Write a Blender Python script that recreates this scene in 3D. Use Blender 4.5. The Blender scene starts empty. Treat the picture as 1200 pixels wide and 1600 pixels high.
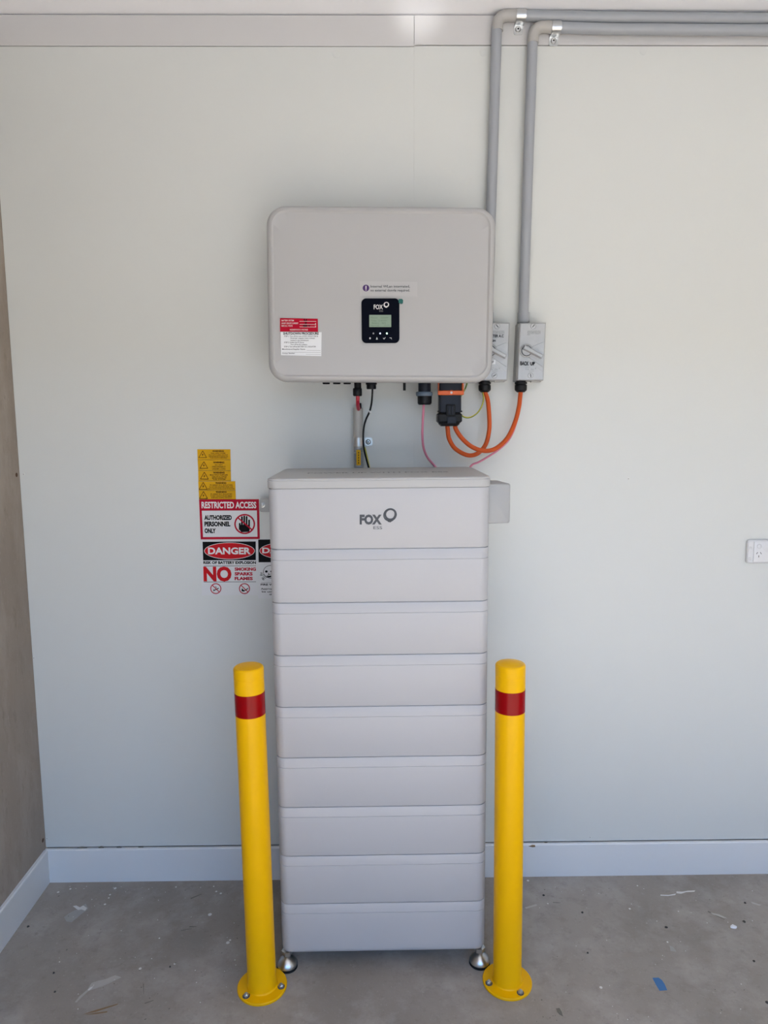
import bpy, bmesh, math, random
from mathutils import Vector, Matrix, Euler
random.seed(7)
S = bpy.context.scene
COL = S.collection
PI = math.pi

# ------------------------------------------------------------------ camera
F = 1109.0                      # focal length in pixels of the 1200x1600 frame
PITCH, YAW, ROLL = .1284, -.0116, -.0048
CAM = Vector((0, -2.25, 1.548))
_f = Vector((-math.sin(YAW)*math.cos(PITCH), math.cos(YAW)*math.cos(PITCH), -math.sin(PITCH)))
_r = Vector((math.cos(YAW), math.sin(YAW), 0)); _u = _r.cross(_f)
RT = math.cos(ROLL)*_r + math.sin(ROLL)*_u
UP = -math.sin(ROLL)*_r + math.cos(ROLL)*_u
cam_d = bpy.data.cameras.new('camera'); cam = bpy.data.objects.new('camera', cam_d); COL.objects.link(cam)
cam_d.sensor_fit = 'HORIZONTAL'; cam_d.sensor_width = 36; cam_d.lens = F/1200*36; cam_d.clip_start = .02
m3 = Matrix((RT, UP, -_f)).transposed()
cam.matrix_world = Matrix.Translation(CAM) @ m3.to_4x4()
S.camera = cam

# ------------------------------------------------------------------ world, sun, exposure
SKY_STRENGTH = .5
SUN_STRENGTH = 11
EXPOSURE = 1.54
world = bpy.data.worlds.new('world'); S.world = world; world.use_nodes = True
wn = world.node_tree.nodes; wl = world.node_tree.links
sky = wn.new('ShaderNodeTexSky'); sky.sky_type = 'NISHITA'; sky.sun_disc = False
sky.sun_elevation = math.radians(52); sky.sun_rotation = math.radians(20); sky.dust_density = 0; sky.ozone_density = 6.0
wl.new(sky.outputs[0], wn['Background'].inputs[0]); wn['Background'].inputs[1].default_value = SKY_STRENGTH
sun_d = bpy.data.lights.new('sun', 'SUN'); sun_d.energy = SUN_STRENGTH; sun_d.angle = math.radians(.53); sun_d.color = (1, .955, .865)
sun = bpy.data.objects.new('sun', sun_d); COL.objects.link(sun); sun.location = (3, 4, 8)
sun.rotation_euler = Vector((.20, .84, -.9)).to_track_quat('-Z', 'Y').to_euler()   # falls through the open garage door onto the floor behind the camera
S.view_settings.view_transform = 'Standard'; S.view_settings.look = 'None'
S.view_settings.gamma = 1; S.view_settings.use_curve_mapping = False
S.view_settings.exposure = EXPOSURE

# room dimensions (metres); back wall surface is y = 0
XL, XR, YF, H = -1.124, 3.4, -3.8, 2.729
DOOR_X0, DOOR_X1, DOOR_Z = -1.1, 2.4, 2.6
portal_d = bpy.data.lights.new('door_portal', 'AREA'); portal_d.shape = 'RECTANGLE'
portal_d.size = DOOR_X1-DOOR_X0; portal_d.size_y = DOOR_Z; portal_d.cycles.is_portal = True
portal = bpy.data.objects.new('door_portal', portal_d); COL.objects.link(portal)
portal.location = ((DOOR_X0+DOOR_X1)/2, YF-.1, DOOR_Z/2); portal.rotation_euler = (PI/2, 0, 0)

streak_d = bpy.data.lights.new('streak_spot', 'SPOT'); streak_d.energy = 420; streak_d.spot_size = math.radians(1.25); streak_d.spot_blend = 1; streak_d.shadow_soft_size = .02
streak = bpy.data.objects.new('streak_spot', streak_d); COL.objects.link(streak); streak.location = (.75, -8.2, .5)   # added spot lamp, makes the bright reflected-sun streak on ceiling and top board
streak.rotation_euler = (Vector((.135, -.02, 2.729))-streak.location).to_track_quat('-Z', 'Y').to_euler()

# ------------------------------------------------------------------ helpers
def W(px, py, y=None, z=None, x=None):
    """world point seen at photo pixel px,py on the plane y=, z= or x="""
    d = _f + RT*((px-600)/F) + UP*((800-py)/F)
    if y is not None: t = (y-CAM.y)/d.y
    elif z is not None: t = (z-CAM.z)/d.z
    else: t = (x-CAM.x)/d.x
    return CAM + d*t
def mpp(px, py, y):
    return (W(px+1, py, y)-W(px, py, y)).length

def mat(name, col, rough=.5, metal=0., var=.04, scale=6., bump=0., bscale=80., coat=0., spec=.5, emit=None, estr=0.):
    m = bpy.data.materials.new(name); m.use_nodes = True
    n = m.node_tree.nodes; l = m.node_tree.links; b = n['Principled BSDF']
    tc = n.new('ShaderNodeTexCoord')
    nz = n.new('ShaderNodeTexNoise'); nz.inputs['Scale'].default_value = scale; nz.inputs['Detail'].default_value = 4
    l.new(tc.outputs['Object'], nz.inputs['Vector'])
    mx = n.new('ShaderNodeMix'); mx.data_type = 'RGBA'
    mx.inputs[6].default_value = (*[c*(1-var) for c in col], 1); mx.inputs[7].default_value = (*[min(1, c*(1+var)) for c in col], 1)
    l.new(nz.outputs[0], mx.inputs[0]); l.new(mx.outputs[2], b.inputs['Base Color'])
    b.inputs['Roughness'].default_value = rough; b.inputs['Metallic'].default_value = metal
    b.inputs['Specular IOR Level'].default_value = spec; b.inputs['Coat Weight'].default_value = coat
    if bump:
        n2 = n.new('ShaderNodeTexNoise'); n2.inputs['Scale'].default_value = bscale; n2.inputs['Detail'].default_value = 3
        l.new(tc.outputs['Object'], n2.inputs['Vector'])
        bp = n.new('ShaderNodeBump'); bp.inputs['Strength'].default_value = bump; bp.inputs['Distance'].default_value = .002
        l.new(n2.outputs[0], bp.inputs['Height']); l.new(bp.outputs[0], b.inputs['Normal'])
    if emit:
        b.inputs['Emission Color'].default_value = (*emit, 1); b.inputs['Emission Strength'].default_value = estr
    return m

def concrete(name, base, light, dark, rough=.75, scale=1.0, stretch=(1, 1, 1), bump=.25):
    m = bpy.data.materials.new(name); m.use_nodes = True
    n = m.node_tree.nodes; l = m.node_tree.links; b = n['Principled BSDF']
    tc = n.new('ShaderNodeTexCoord'); mp = n.new('ShaderNodeMapping'); mp.inputs['Scale'].default_value = stretch
    l.new(tc.outputs['Object'], mp.inputs[0])
    def noise(sc, det, rgh=.55):
        q = n.new('ShaderNodeTexNoise'); q.inputs['Scale'].default_value = sc*scale; q.inputs['Detail'].default_value = det
        q.inputs['Roughness'].default_value = rgh; l.new(mp.outputs[0], q.inputs['Vector']); return q.outputs[0]
    def ramp(src, p0, p1):
        r = n.new('ShaderNodeMapRange'); r.inputs[1].default_value = p0; r.inputs[2].default_value = p1; l.new(src, r.inputs[0]); return r.outputs[0]
    def mix(fac, a, c):
        q = n.new('ShaderNodeMix'); q.data_type = 'RGBA'; l.new(fac, q.inputs[0])
        if isinstance(a, tuple): q.inputs[6].default_value = (*a, 1)
        else: l.new(a, q.inputs[6])
        q.inputs[7].default_value = (*c, 1); return q.outputs[2]
    c = mix(ramp(noise(2.2, 5), .35, .68), dark, base)
    c = mix(ramp(noise(5.5, 7, .65), .48, .85), c, light)
    c = mix(ramp(noise(17, 8, .72), .52, .85), c, tuple(v*.88 for v in dark))
    c = mix(ramp(noise(26, 8, .75), .60, .86), c, tuple(v*1.08 for v in light))
    c = mix(ramp(noise(38, 5, .7), .58, .85), c, tuple(v*.72 for v in dark))
    c = mix(ramp(noise(120, 3, .7), .62, .8), c, light)
    l.new(c, b.inputs['Base Color']); b.inputs['Roughness'].default_value = rough; b.inputs['Specular IOR Level'].default_value = .35
    bp = n.new('ShaderNodeBump'); bp.inputs['Strength'].default_value = bump; bp.inputs['Distance'].default_value = .003
    l.new(noise(60, 6, .65), bp.inputs['Height']); l.new(bp.outputs[0], b.inputs['Normal'])
    return m

M = dict(
    wall=mat('cream_wall_paint', (.62, .63, .60), .42, var=.012, scale=1.5, bump=.04, bscale=140),
    trimw=mat('trim_paint', (.575, .565, .555), .4, var=.012, scale=2, bump=.03),
    ceil=mat('white_ceiling_paint', (.94, .94, .97), .55, var=.01),
    skirt=mat('skirting_gloss', (.70, .705, .70), .35, var=.015, scale=3),
    gap=mat('shadow_gap_filler', (.2, .19, .18), .8),
    floor=concrete('bare_concrete_floor', (.36, .322, .282), (.47, .435, .395), (.27, .238, .205)),
    rawall=concrete('raw_cement_wall', (.36, .305, .255), (.43, .375, .32), (.30, .25, .205), .85, 1.3, (1, 1, .35), .2),
    drive=mat('driveway_concrete', (.36, .335, .30), .9, var=.08, scale=2),
    blocker=mat('dull_green_blocker', (.10, .12, .10), .8, var=.1, scale=2),  # for the unseen slab that holds back low sky light
    shell=mat('plain_painted_shell', (.62, .6, .56), .6, var=.02),
    plastic=mat('light_grey_casing', (.455, .45, .455), .42, var=.012, scale=5, bump=.02, bscale=600),
    lid=mat('light_grey_lid', (.435, .43, .42), .45, var=.012, scale=5, bump=.02, bscale=600),
    cover=mat('shaded_grey_cover', (.36, .36, .355), .45, var=.012),  # side box grey, darkened to carry the shade it stands in
    inv=mat('warm_grey_casing', (.415, .41, .405), .42, var=.01, scale=5, bump=.03, bscale=700),
    yellow=mat('safety_yellow_powder_coat', (.86, .455, .0005), .36, spec=.17, var=.02, scale=9, bump=.02, bscale=300),
    redband=mat('red_reflective_tape', (.28, .001, .003), .22, var=.05, scale=30, spec=.16),
    steel=mat('zinc_plated_steel', (.56, .57, .57), .3, 1., var=.1, scale=60),
    dsteel=mat('dull_steel', (.42, .42, .41), .35, 1., var=.15, scale=60),
    black=mat('black_plastic', (.008, .008, .009), .42, spec=.22, var=.1, scale=20),
    navy=mat('dark_navy_plastic', (.012, .015, .024), .4, spec=.25, var=.1, scale=20),
    bluegrey=mat('blue_grey_plastic', (.11, .15, .20), .45),
    rubber=mat('black_rubber', (.01, .01, .01), .7, spec=.2),
    orange=mat('orange_cable_sheath', (.55, .085, .014), .45, spec=.25, var=.06, scale=30),
    clip=mat('orange_clip_plastic', (.72, .13, .025), .4),
    pink=mat('pink_cable_sheath', (.62, .20, .29), .45, var=.05),
    redw=mat('red_cable_sheath', (.42, .01, .03), .4),
    greenw=mat('green_earth_sheath', (.10, .19, .03), .5),
    yelw=mat('yellow_earth_stripe', (.55, .48, .05), .5),
    pipe=mat('grey_conduit', (.33, .345, .365), .36, var=.02, scale=8),
    elbow=mat('warm_grey_elbow', (.41, .395, .37), .42, var=.02),
    tubeb=mat('pale_conduit', (.44, .425, .39), .45, var=.02),
    isobase=mat('isolator_grey', (.36, .36, .35), .45),
    foil=mat('silver_cover', (.46, .46, .46), .33, .3, var=.12, scale=30, bump=.3, bscale=40),
    gpo=mat('white_outlet_plastic', (.66, .66, .66), .3, var=.01),
    sheet=mat('white_sign_sheet', (.64, .64, .64), .3, var=.02),
    stick=mat('white_label_stock', (.76, .77, .78), .35, var=.02),
    clear=mat('faint_clear_label', (.445, .44, .435), .3, var=.02),
    sred=mat('sign_red', (.42, .003, .022), .4, spec=.12),
    ored=mat('oval_red', (.52, .006, .012), .4, spec=.12),
    ink=mat('black_ink', (.004, .004, .005), .5, spec=.08),
    brown=mat('dark_brown_ink', (.04, .013, .004), .5, spec=.1),
    white=mat('white_ink', (.72, .70, .69), .4),
    amber=mat('amber_label', (.62, .33, .003), .45, var=.03, scale=40, spec=.15),
    logo=mat('dark_grey_print', (.085, .09, .098), .5, spec=.15),
    greyprint=mat('grey_print', (.22, .22, .22), .5),
    purple=mat('purple_print', (.055, .012, .12), .4),
    teal=mat('teal_tab', (.004, .10, .085), .4),
    panelb=mat('display_black', (.003, .004, .009), .35, var=.0, spec=.03),
    lcd=mat('lcd_green', (.24, .32, .235), .25, var=.05, scale=40),
    lcdt=mat('lcd_dark_text', (.10, .16, .11), .3),
    ledg=mat('green_led', (.3, .9, .5), .3, emit=(.55, 1, .7), estr=1.2),
    ledb=mat('blue_led', (.5, .6, .9), .3, emit=(.6, .75, 1), estr=.35),
    spot=mat('white_paint_spill', (.68, .665, .64), .6, var=.1, scale=60),
    thin=mat('thin_grey_paint_film', (.45, .42, .385), .6, var=.12, scale=30),
    thinb=mat('thin_bluish_paint_film', (.36, .345, .325), .6, var=.12, scale=30),
    rust=mat('rust_scratch', (.24, .15, .07), .7),
    scuff=mat('dark_scuff', (.15, .135, .115), .7),
    crumb=mat('dark_crumb', (.05, .045, .04), .8),
    tape=mat('blue_tape', (.035, .15, .36), .5, var=.08, scale=50),
    brownspot=mat('brown_nail_rust', (.10, .05, .025), .8),
    patch=mat('wall_patch', (.66, .655, .62), .45),
)

# --- mesh building
def rr(hw, hh, r, n=6):
    r = max(min(r, hw-1e-5, hh-1e-5), 1e-5); pts = []
    for (sx, sy, a0) in ((1, 1, 0), (-1, 1, PI/2), (-1, -1, PI), (1, -1, 3*PI/2)):
        for k in range(n+1):
            a = a0 + PI/2*k/n
            pts.append((sx*(hw-r)+r*math.cos(a), sy*(hh-r)+r*math.sin(a)))
    return pts
def bridge(bm, rings, cap0=True, cap1=True, closed=True):
    vs = [[bm.verts.new(p) for p in r] for r in rings]
    n = len(vs[0])
    for a, b in zip(vs[:-1], vs[1:]):
        for i in range(n if closed else n-1):
            bm.faces.new((a[i], a[(i+1) % n], b[(i+1) % n], b[i]))
    if cap0: bm.faces.new(list(reversed(vs[0])))
    if cap1: bm.faces.new(vs[-1])
    return vs
def loft(bm, rings, axis='y', c=(0, 0, 0), n=6):
    """rings of rounded rectangles: (half_w, half_h, radius, position along axis)"""
    out = []
    for hw, hh, r, d in rings:
        p = rr(hw, hh, r, n)
        if axis == 'y': out.append([(c[0]+u, c[1]+d, c[2]+v) for u, v in p])
        elif axis == 'z': out.append([(c[0]+u, c[1]+v, c[2]+d) for u, v in p])
        else: out.append([(c[0]+d, c[1]+u, c[2]+v) for u, v in p])
    bridge(bm, out)
def box(bm, x0, x1, y0, y1, z0, z1, bev=0.):
    hw, hd, hh = (x1-x0)/2, (y1-y0)/2, (z1-z0)/2
    b = min(bev, hw*.9, hd*.9, hh*.9)
    c = ((x0+x1)/2, (y0+y1)/2, (z0+z1)/2)
    if b: loft(bm, [(hw-b, hd-b, b, -hh), (hw, hd, b*1.2, -hh+b), (hw, hd, b*1.2, hh-b), (hw-b, hd-b, b, hh)], 'z', c, 2)
    else: bridge(bm, [[(c[0]+sx*hw, c[1]+sy*hd, c[2]+s*hh) for sx, sy in ((-1, -1), (1, -1), (1, 1), (-1, 1))] for s in (-1, 1)])
def frame_of(d):
    d = Vector(d).normalized(); a = Vector((0, 0, 1)) if abs(d.z) < .9 else Vector((1, 0, 0))
    u = d.cross(a).normalized(); return u, d.cross(u).normalized(), d
def lathe(bm, prof, c, axis=(0, 0, 1), seg=24, rot=0.):
    u, v, d = frame_of(axis); c = Vector(c); rings = []
    for r, h in prof:
        rings.append([c + d*h + (u*math.cos(rot+2*PI*k/seg) + v*math.sin(rot+2*PI*k/seg))*max(r, 1e-5) for k in range(seg)])
    bridge(bm, rings)
def smooth_path(pts, sub=8):
    P = [Vector(p) for p in pts]; P = [2*P[0]-P[1]] + P + [2*P[-1]-P[-2]]; out = []
    for i in range(1, len(P)-2):
        for k in range(sub):
            t = k/sub; a, b, c, d = P[i-1:i+3]
            out.append(.5*((2*b) + (c-a)*t + (2*a-5*b+4*c-d)*t*t + (3*b-a-3*c+d)*t**3))
    out.append(P[-2]); return out
def tube(bm, pts, r, seg=14, smooth=8, cap=True, arc=None, phase=0.):
    P = smooth_path(pts, smooth) if smooth else [Vector(p) for p in pts]
    rad = r if callable(r) else (lambda t: r)
    d0 = (P[1]-P[0]).normalized(); u, v, _ = frame_of(d0); rings = []
    for i, p in enumerate(P):
        d = (P[min(i+1, len(P)-1)]-P[max(i-1, 0)]).normalized()
        q = d0.rotation_difference(d); u = q @ u; v = q @ v; d0 = d
        rings.append([p + (u*math.cos(2*PI*k/seg+phase)+v*math.sin(2*PI*k/seg+phase))*rad(i/(len(P)-1)) for k in range(seg)])
    bridge(bm, rings, cap, cap)
def prism(bm, pts, axis, a0, a1):
    """extrude a polygon: axis 'y' -> pts are (x,z); axis 'z' -> pts are (x,y)"""
    def mk(p, a): return (p[0], a, p[1]) if axis == 'y' else (p[0], p[1], a)
    bridge(bm, [[mk(p, a0) for p in pts], [mk(p, a1) for p in pts]])

# --- objects
ROOT = {}
def finish(me, bm, smooth=True, ang=35):
    bmesh.ops.recalc_face_normals(bm, faces=bm.faces); bm.to_mesh(me); bm.free()
    if smooth:
        for p in me.polygons: p.use_smooth = True
        me.set_sharp_from_angle(angle=math.radians(ang))
def root_matrix(o):
    while o.parent: o = o.parent
    return ROOT.get(o.name, Matrix.Identity(4))
def obj(name, bm, m, parent=None, label=None, kind=None, local=False, flat=False, recalc=True):
    me = bpy.data.meshes.new(name)
    if parent is not None and not local: bm.transform(root_matrix(parent).inverted())
    if flat:
        bm.to_mesh(me); bm.free()
    else: finish(me, bm)
    me.materials.append(m if not isinstance(m, str) else M[m])
    o = bpy.data.objects.new(name, me); COL.objects.link(o)
    if parent is not None: o.parent = parent
    if label: o['label'] = label
    if kind: o['kind'] = kind
    return o
def thing(name, label, cat, loc, rot=(0, 0, 0), group=None):
    o = bpy.data.objects.new(name, None); COL.objects.link(o); o.empty_display_size = .05
    o.location = loc; o.rotation_euler = rot
    ROOT[o.name] = Matrix.Translation(Vector(loc)) @ Euler(rot).to_matrix().to_4x4()
    o['label'] = label; o['category'] = cat
    if group: o['group'] = group
    return o
def single(name, bm, m, label, cat, loc=None, group=None):
    if loc is None: loc = (0, 0, 0)
    bm.transform(Matrix.Translation(-Vector(loc)))
    o = obj(name, bm, m); o.location = loc; ROOT[o.name] = Matrix.Translation(Vector(loc))
    o['label'] = label; o['category'] = cat
    if group: o['group'] = group
    return o
def struct(name, bm, m):
    o = obj(name, bm, m); o['kind'] = 'structure'; return o
def B(): return bmesh.new()
def boxobj(name, m, parent, *a, **k):
    b = B(); box(b, *a, bev=k.pop('bev', 0.)); return obj(name, b, m, parent, **k)

# --- flat print: text, shapes on a plane facing the camera side (y = const), placed in photo pixels of that plane
_tc = {}
def text_geo(body, bold):
    key = (body, bold)
    if key not in _tc:
        cu = bpy.data.curves.new('t', 'FONT'); cu.body = body; cu.size = 1; cu.offset = bold; cu.resolution_u = 3; cu.fill_mode = 'FRONT'
        o = bpy.data.objects.new('t', cu); COL.objects.link(o)
        dg = bpy.context.evaluated_depsgraph_get()
        me = bpy.data.meshes.new_from_object(o.evaluated_get(dg))
        _tc[key] = ([tuple(v.co) for v in me.vertices], [tuple(p.vertices) for p in me.polygons])
        bpy.data.objects.remove(o); bpy.data.curves.remove(cu); bpy.data.meshes.remove(me)
    return _tc[key]
CAPH = None
class Print:
    def __init__(s, y): s.y = y; s.b = {}
    def bm(s, m, name):
        return s.b.setdefault((m, name), B())
    def P(s, px, py, layer): return W(px, py, s.y - .0003*layer)
    def text(s, body, x0, x1, yb, h, m, layer=1, bold=.0, slope=0., name='lettering'):
        global CAPH
        if CAPH is None: CAPH = max(v[1] for v in text_geo('H', 0.)[0])
        vs, fs = text_geo(body, bold)
        mn = min(v[0] for v in vs); mxx = max(v[0] for v in vs)
        A = s.P(x0, yb, layer); E = s.P(x1, yb+slope*(x1-x0), layer)
        ux = (E-A)/(mxx-mn); n = ux.normalized(); up = Vector((-n.z, 0, n.x))*(h*mpp(x0, yb, s.y)/CAPH)
        s.n = getattr(s, 'n', 0)+1
        b = s.bm(m, name+'#%d' % s.n); vv = [b.verts.new(A+ux*(v[0]-mn)+up*v[1]) for v in vs]
        for f in fs:
            try: b.faces.new([vv[i] for i in f])
            except ValueError: pass
    def poly(s, pts, m, layer=1, name='printed_field'):
        b = s.bm(m, name); vv = [b.verts.new(s.P(x, y, layer)) for x, y in pts]; b.faces.new(vv)
    def rect(s, x0, y0, x1, y1, m, layer=1, name='printed_field'):
        s.poly([(x0, y1), (x1, y1), (x1, y0), (x0, y0)], m, layer, name)
    def line(s, x0, y0, x1, y1, w, m, layer=2, name='rule'):
        d = math.hypot(x1-x0, y1-y0); nx, ny = -(y1-y0)/d*w/2, (x1-x0)/d*w/2
        s.poly([(x0+nx, y0+ny), (x1+nx, y1+ny), (x1-nx, y1-ny), (x0-nx, y0-ny)], m, layer, name)
    def disc(s, cx, cy, rx, ry, m, layer=1, n=40, name='printed_field'):
        s.poly([(cx+rx*math.cos(2*PI*k/n), cy+ry*math.sin(2*PI*k/n)) for k in range(n)], m, layer, name)
    def ring(s, o, i, m, layer=2, n=40, name='printed_ring'):
        """o, i = (cx,cy,rx,ry,rot) outer and inner ellipse"""
        b = s.bm(m, name)
        def E(e):
            cx, cy, rx, ry, rt = e; out = []
            for k in range(n):
                a = 2*PI*k/n; u, v = rx*math.cos(a), ry*math.sin(a)
                out.append(b.verts.new(s.P(cx+u*math.cos(rt)-v*math.sin(rt), cy+u*math.sin(rt)+v*math.cos(rt), layer)))
            return out
        A, C = E(o), E(i)
        for k in range(n): b.faces.new((A[k], A[(k+1) % n], C[(k+1) % n], C[k]))
    def flush(s, parent):
        for (m, name), b in s.b.items():
            for f in b.faces:
                f.normal_update()
                if f.normal.y > 0: f.normal_flip()
            obj(name.split('#')[0], b, m, parent, flat=True)
        s.b = {}
def sheet(parent, name, m, pts, y0, y1, label=None):
    """thin sheet with corners at photo pixels, front face on y1"""
    b = B(); q = [W(px, py, y1) for px, py in pts]; prism(b, [(p.x, p.z) for p in q], 'y', y0, y1)
    return obj(name, b, m, parent, label=label)
def fox_logo(P, x0, x1, ybase, h, m, layer=1, bold=.055, m2=None):
    """wordmark with the twisted ring to the upper right, cap height h px"""
    P.text('FOX', x0, x1, ybase, h, m, layer, bold=bold, name='wordmark')
    w = x1-x0; cx, cy = x1+w*.375, ybase-h*1.05; r = w*.315
    P.ring((cx, cy, r, r*.93, -.6), (cx-.02*r, cy-.03*r, r*.84, r*.76, -.5), m, layer, name='ring_emblem')
    P.ring((cx-.02*r, cy+.02*r, r*.90, r*.80, 1.0), (cx+.06*r, cy-.07*r, r*.60, r*.62, 1.2), m, layer+1, name='ring_emblem')
    P.ring((cx+.10*r, cy-.02*r, r*.86, r*.80, 2.2), (cx-.0*r, cy-.07*r, r*.70, r*.62, 2.0), m, layer+2, name='ring_emblem')
    P.poly([(cx-.55*r, cy+.62*r), (cx-.3*r, cy+1.02*r), (cx+.05*r, cy+1.08*r), (cx+.5*r, cy+.8*r), (cx+.3*r, cy+.78*r), (cx-.1*r, cy+.86*r)], m, layer+1, name='ring_emblem')
    P.text('ESS', x0+w*.62, x1+w*.02, ybase+h*.62, h*.33, m2 or m, layer, name='wordmark_small')

# ================================================================== room
b = B(); box(b, XL-.2, XR+.2, YF-.2, .2, -.15, 0); floor = struct('floor', b, 'floor')
b = B(); box(b, XL-.2, XR+.2, YF-.2, .2, H, H+.15); struct('ceiling', b, 'ceil')
b = B(); box(b, XL-.2, XL, YF, .2, 0, H); wall_left = struct('wall_left', b, 'rawall')
b = B(); box(b, XR, XR+.2, YF, .2, 0, H); struct('wall_right', b, 'shell')
b = B()
box(b, XL-.2, DOOR_X0, YF-.2, YF, 0, H); box(b, DOOR_X1, XR+.2, YF-.2, YF, 0, H); box(b, DOOR_X0, DOOR_X1, YF-.2, YF, DOOR_Z, H)
struct('wall_front', b, 'shell')
b = B(); box(b, -30, 34, -45, YF-.2, -.25, -.06); struct('driveway', b, 'drive')
b = B(); box(b, -26, 20, -17.3, -17, -.1, 5.2); struct('low_sky_blocker', b, 'blocker')  # unseen slab added to block sky light near the horizon
# back wall: studs board behind, panels in front
b = B(); box(b, XL, XR, .012, .2, 0, H); wall_back = struct('wall_back', b, 'gap')
ZT = W(400, 71.5, 0).z
ZB = .1215
seam = W(647, 100, 0).x
xs = [XL+.001, seam, seam+1.2, seam+2.4, XR]
for i in range(4):
    boxobj('panel', 'wall', wall_back, xs[i]+(.00012 if i else 0), xs[i+1]-.00012, 0, .0118, ZB, ZT-.0008 + (-.002 if i == 0 else .001), local=True)
# cover board under the ceiling, in two lengths
tr = boxobj('trim_1', 'trimw', None, XL+.001, seam-.0006, -.002, .0118, ZT-.0015, H-.0045); tr['kind'] = 'structure'
boxobj('board', 'trimw', tr, seam+.0006, XR, -.0024, .0118, ZT+.0022, H-.0045, local=True)
b = B(); prism(b, [(seam-.006, ZT-.004), (seam+.004, ZT+.001), (seam+.022, ZT+.0025), (seam+.02, ZT+.004), (seam-.004, ZT+.003)], 'y', -.0035, -.002)
obj('torn_edge', b, 'trimw', tr, local=True)
# skirting boards
BT = .012; BH = .1185
def skirt_profile(h, t): return [(0, 0), (t, 0), (t, h-.004), (t-.003, h), (0, h)]
b = B(); bridge(b, [[(x, -q[0], q[1]) for q in skirt_profile(BH, BT)] for x in (XL+.001, XR-.001)]); base_back = struct('baseboard_back', b, 'skirt')
b = B(); bridge(b, [[(XL+q[0], y, q[1]) for q in skirt_profile(BH, BT)] for y in (-.0125, YF+.01)]); struct('baseboard_left', b, 'skirt')
for (px, w, h) in ((128, 18, 2.2), (158, 10, 2.6), (186, 9, 2), (220, 10, 1.6), (853, 6, 1.0)):   # broken filler along the skirting top
    p = W(px, 1326 if px < 800 else 1317.5, -.003); s = .00196; b = B()
    prism(b, [(p.x-w*s/2, BH-.0005), (p.x+w*s/2, BH-.0005), (p.x+w*s*.35, BH+h*s*.6), (p.x+w*s*.05, BH+h*s), (p.x-w*s*.3, BH+h*s*.7)], 'y', -.0035, -.0005)
    obj('filler_chip', b, 'scuff', base_back, local=True)
p = W(831, 1322, -BT); b = B(); prism(b, [(p.x-.012, p.z), (p.x+.002, p.z+.004), (p.x+.011, p.z+.003), (p.x+.012, p.z-.003), (p.x+.002, p.z-.004)], 'y', -BT-.0006, -BT+.001)
obj('paint_chip', b, 'rust', base_back, local=True, label='bare brown chip in the skirting paint')
# screw heads in the wall lining
for (px, py) in ((37, 741), (982, 748), (922, 1308), (53, 1028), (73.5, 1310)):
    p = W(px, py, 0); b = B(); lathe(b, [(.0042, .0), (.0042, .0004), (.0030, .0008), (.0012, .0008), (.0011, .0001)], (p.x, 0, p.z), (0, -1, 0), 14)
    s_ = obj('screw_head', b, 'patch', wall_back, local=True)
    b = B(); lathe(b, [(.0011, .0), (.0011, .0011)], (p.x, 0, p.z), (0, -1, 0), 8); obj('drive_slot', b, 'ink', s_, local=True)
for (px, py) in ((525, 85), (755, 82), (1005, 80)):
    p = W(px, py, 0); b = B(); lathe(b, [(.011, .0), (.009, .0006), (.003, .0008)], (p.x, 0, p.z), (0, -1, 0), 16); obj('filled_screw_hole', b, 'wall', wall_back, local=True)
for (px, py) in ((26, 742), (67, 1313)):
    p = W(px, py, x=XL); b = B(); lathe(b, [(.007, 0), (.006, .0006), (.002, .001)], (XL, p.y, p.z), (1, 0, 0), 12); obj('nail_head', b, 'brownspot', wall_left, local=True)

# marks on the floor
def blob(px, py, rx, ry, n=14, jit=.35, rot=0.):
    out = []
    for k in range(n):
        a = 2*PI*k/n; r = 1+random.uniform(-jit, jit); u, v = rx*r*math.cos(a), ry*r*math.sin(a)
        out.append((px+u*math.cos(rot)-v*math.sin(rot), py+u*math.sin(rot)+v*math.cos(rot)))
    return out
def floor_patch(name, m, pts, t=.0006):
    b = B(); q = [W(x, y, z=0) for x, y in pts]; prism(b, [(p.x, p.y) for p in q], 'z', -.0005, t); obj(name, b, m, floor, local=True)
floor_patch('paint_splash', 'spot', [(114, 1416), (119, 1415), (125, 1418), (130, 1415), (136, 1419), (133, 1423), (127, 1421), (122, 1422)])
floor_patch('paint_film', 'thinb', [(100, 1433), (108, 1427), (118, 1422), (134, 1412), (138, 1420), (126, 1429), (112, 1441), (104, 1440)], .0003)
floor_patch('paint_film', 'thin', [(117, 1566), (124, 1557), (137, 1546), (143, 1536), (152, 1533), (165, 1530), (180, 1524), (190, 1527), (176, 1534), (160, 1541), (148, 1545), (139, 1548), (130, 1556), (120, 1566)], .0003)
floor_patch('paint_splash', 'spot', [(137, 1547), (141, 1543), (146, 1541), (143, 1545), (139, 1548)], .0005)
floor_patch('paint_splash', 'spot', [(1032, 1398), (1045, 1398.5), (1056, 1396.5), (1055, 1398.5), (1044, 1400), (1032, 1399.5)])
floor_patch('paint_splash', 'spot', [(1057, 1393), (1066, 1393.5), (1074, 1392), (1086, 1391.5), (1085, 1393.5), (1072, 1394), (1064, 1396.5), (1057, 1395.5)])
floor_patch('paint_splash', 'thin', [(820, 1418), (838, 1413), (839, 1415), (822, 1420)])
floor_patch('paint_splash', 'thin', [(1173, 1409), (1180, 1411), (1189, 1414), (1186, 1415), (1176, 1412)])
floor_patch('paint_splash', 'thin', [(1110, 1426), (1124, 1429), (1136, 1435), (1130, 1434), (1114, 1429)])
floor_patch('paint_film', 'thinb', [(1046, 1477), (1052, 1480), (1057, 1487), (1048, 1486)], .0003)
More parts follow.
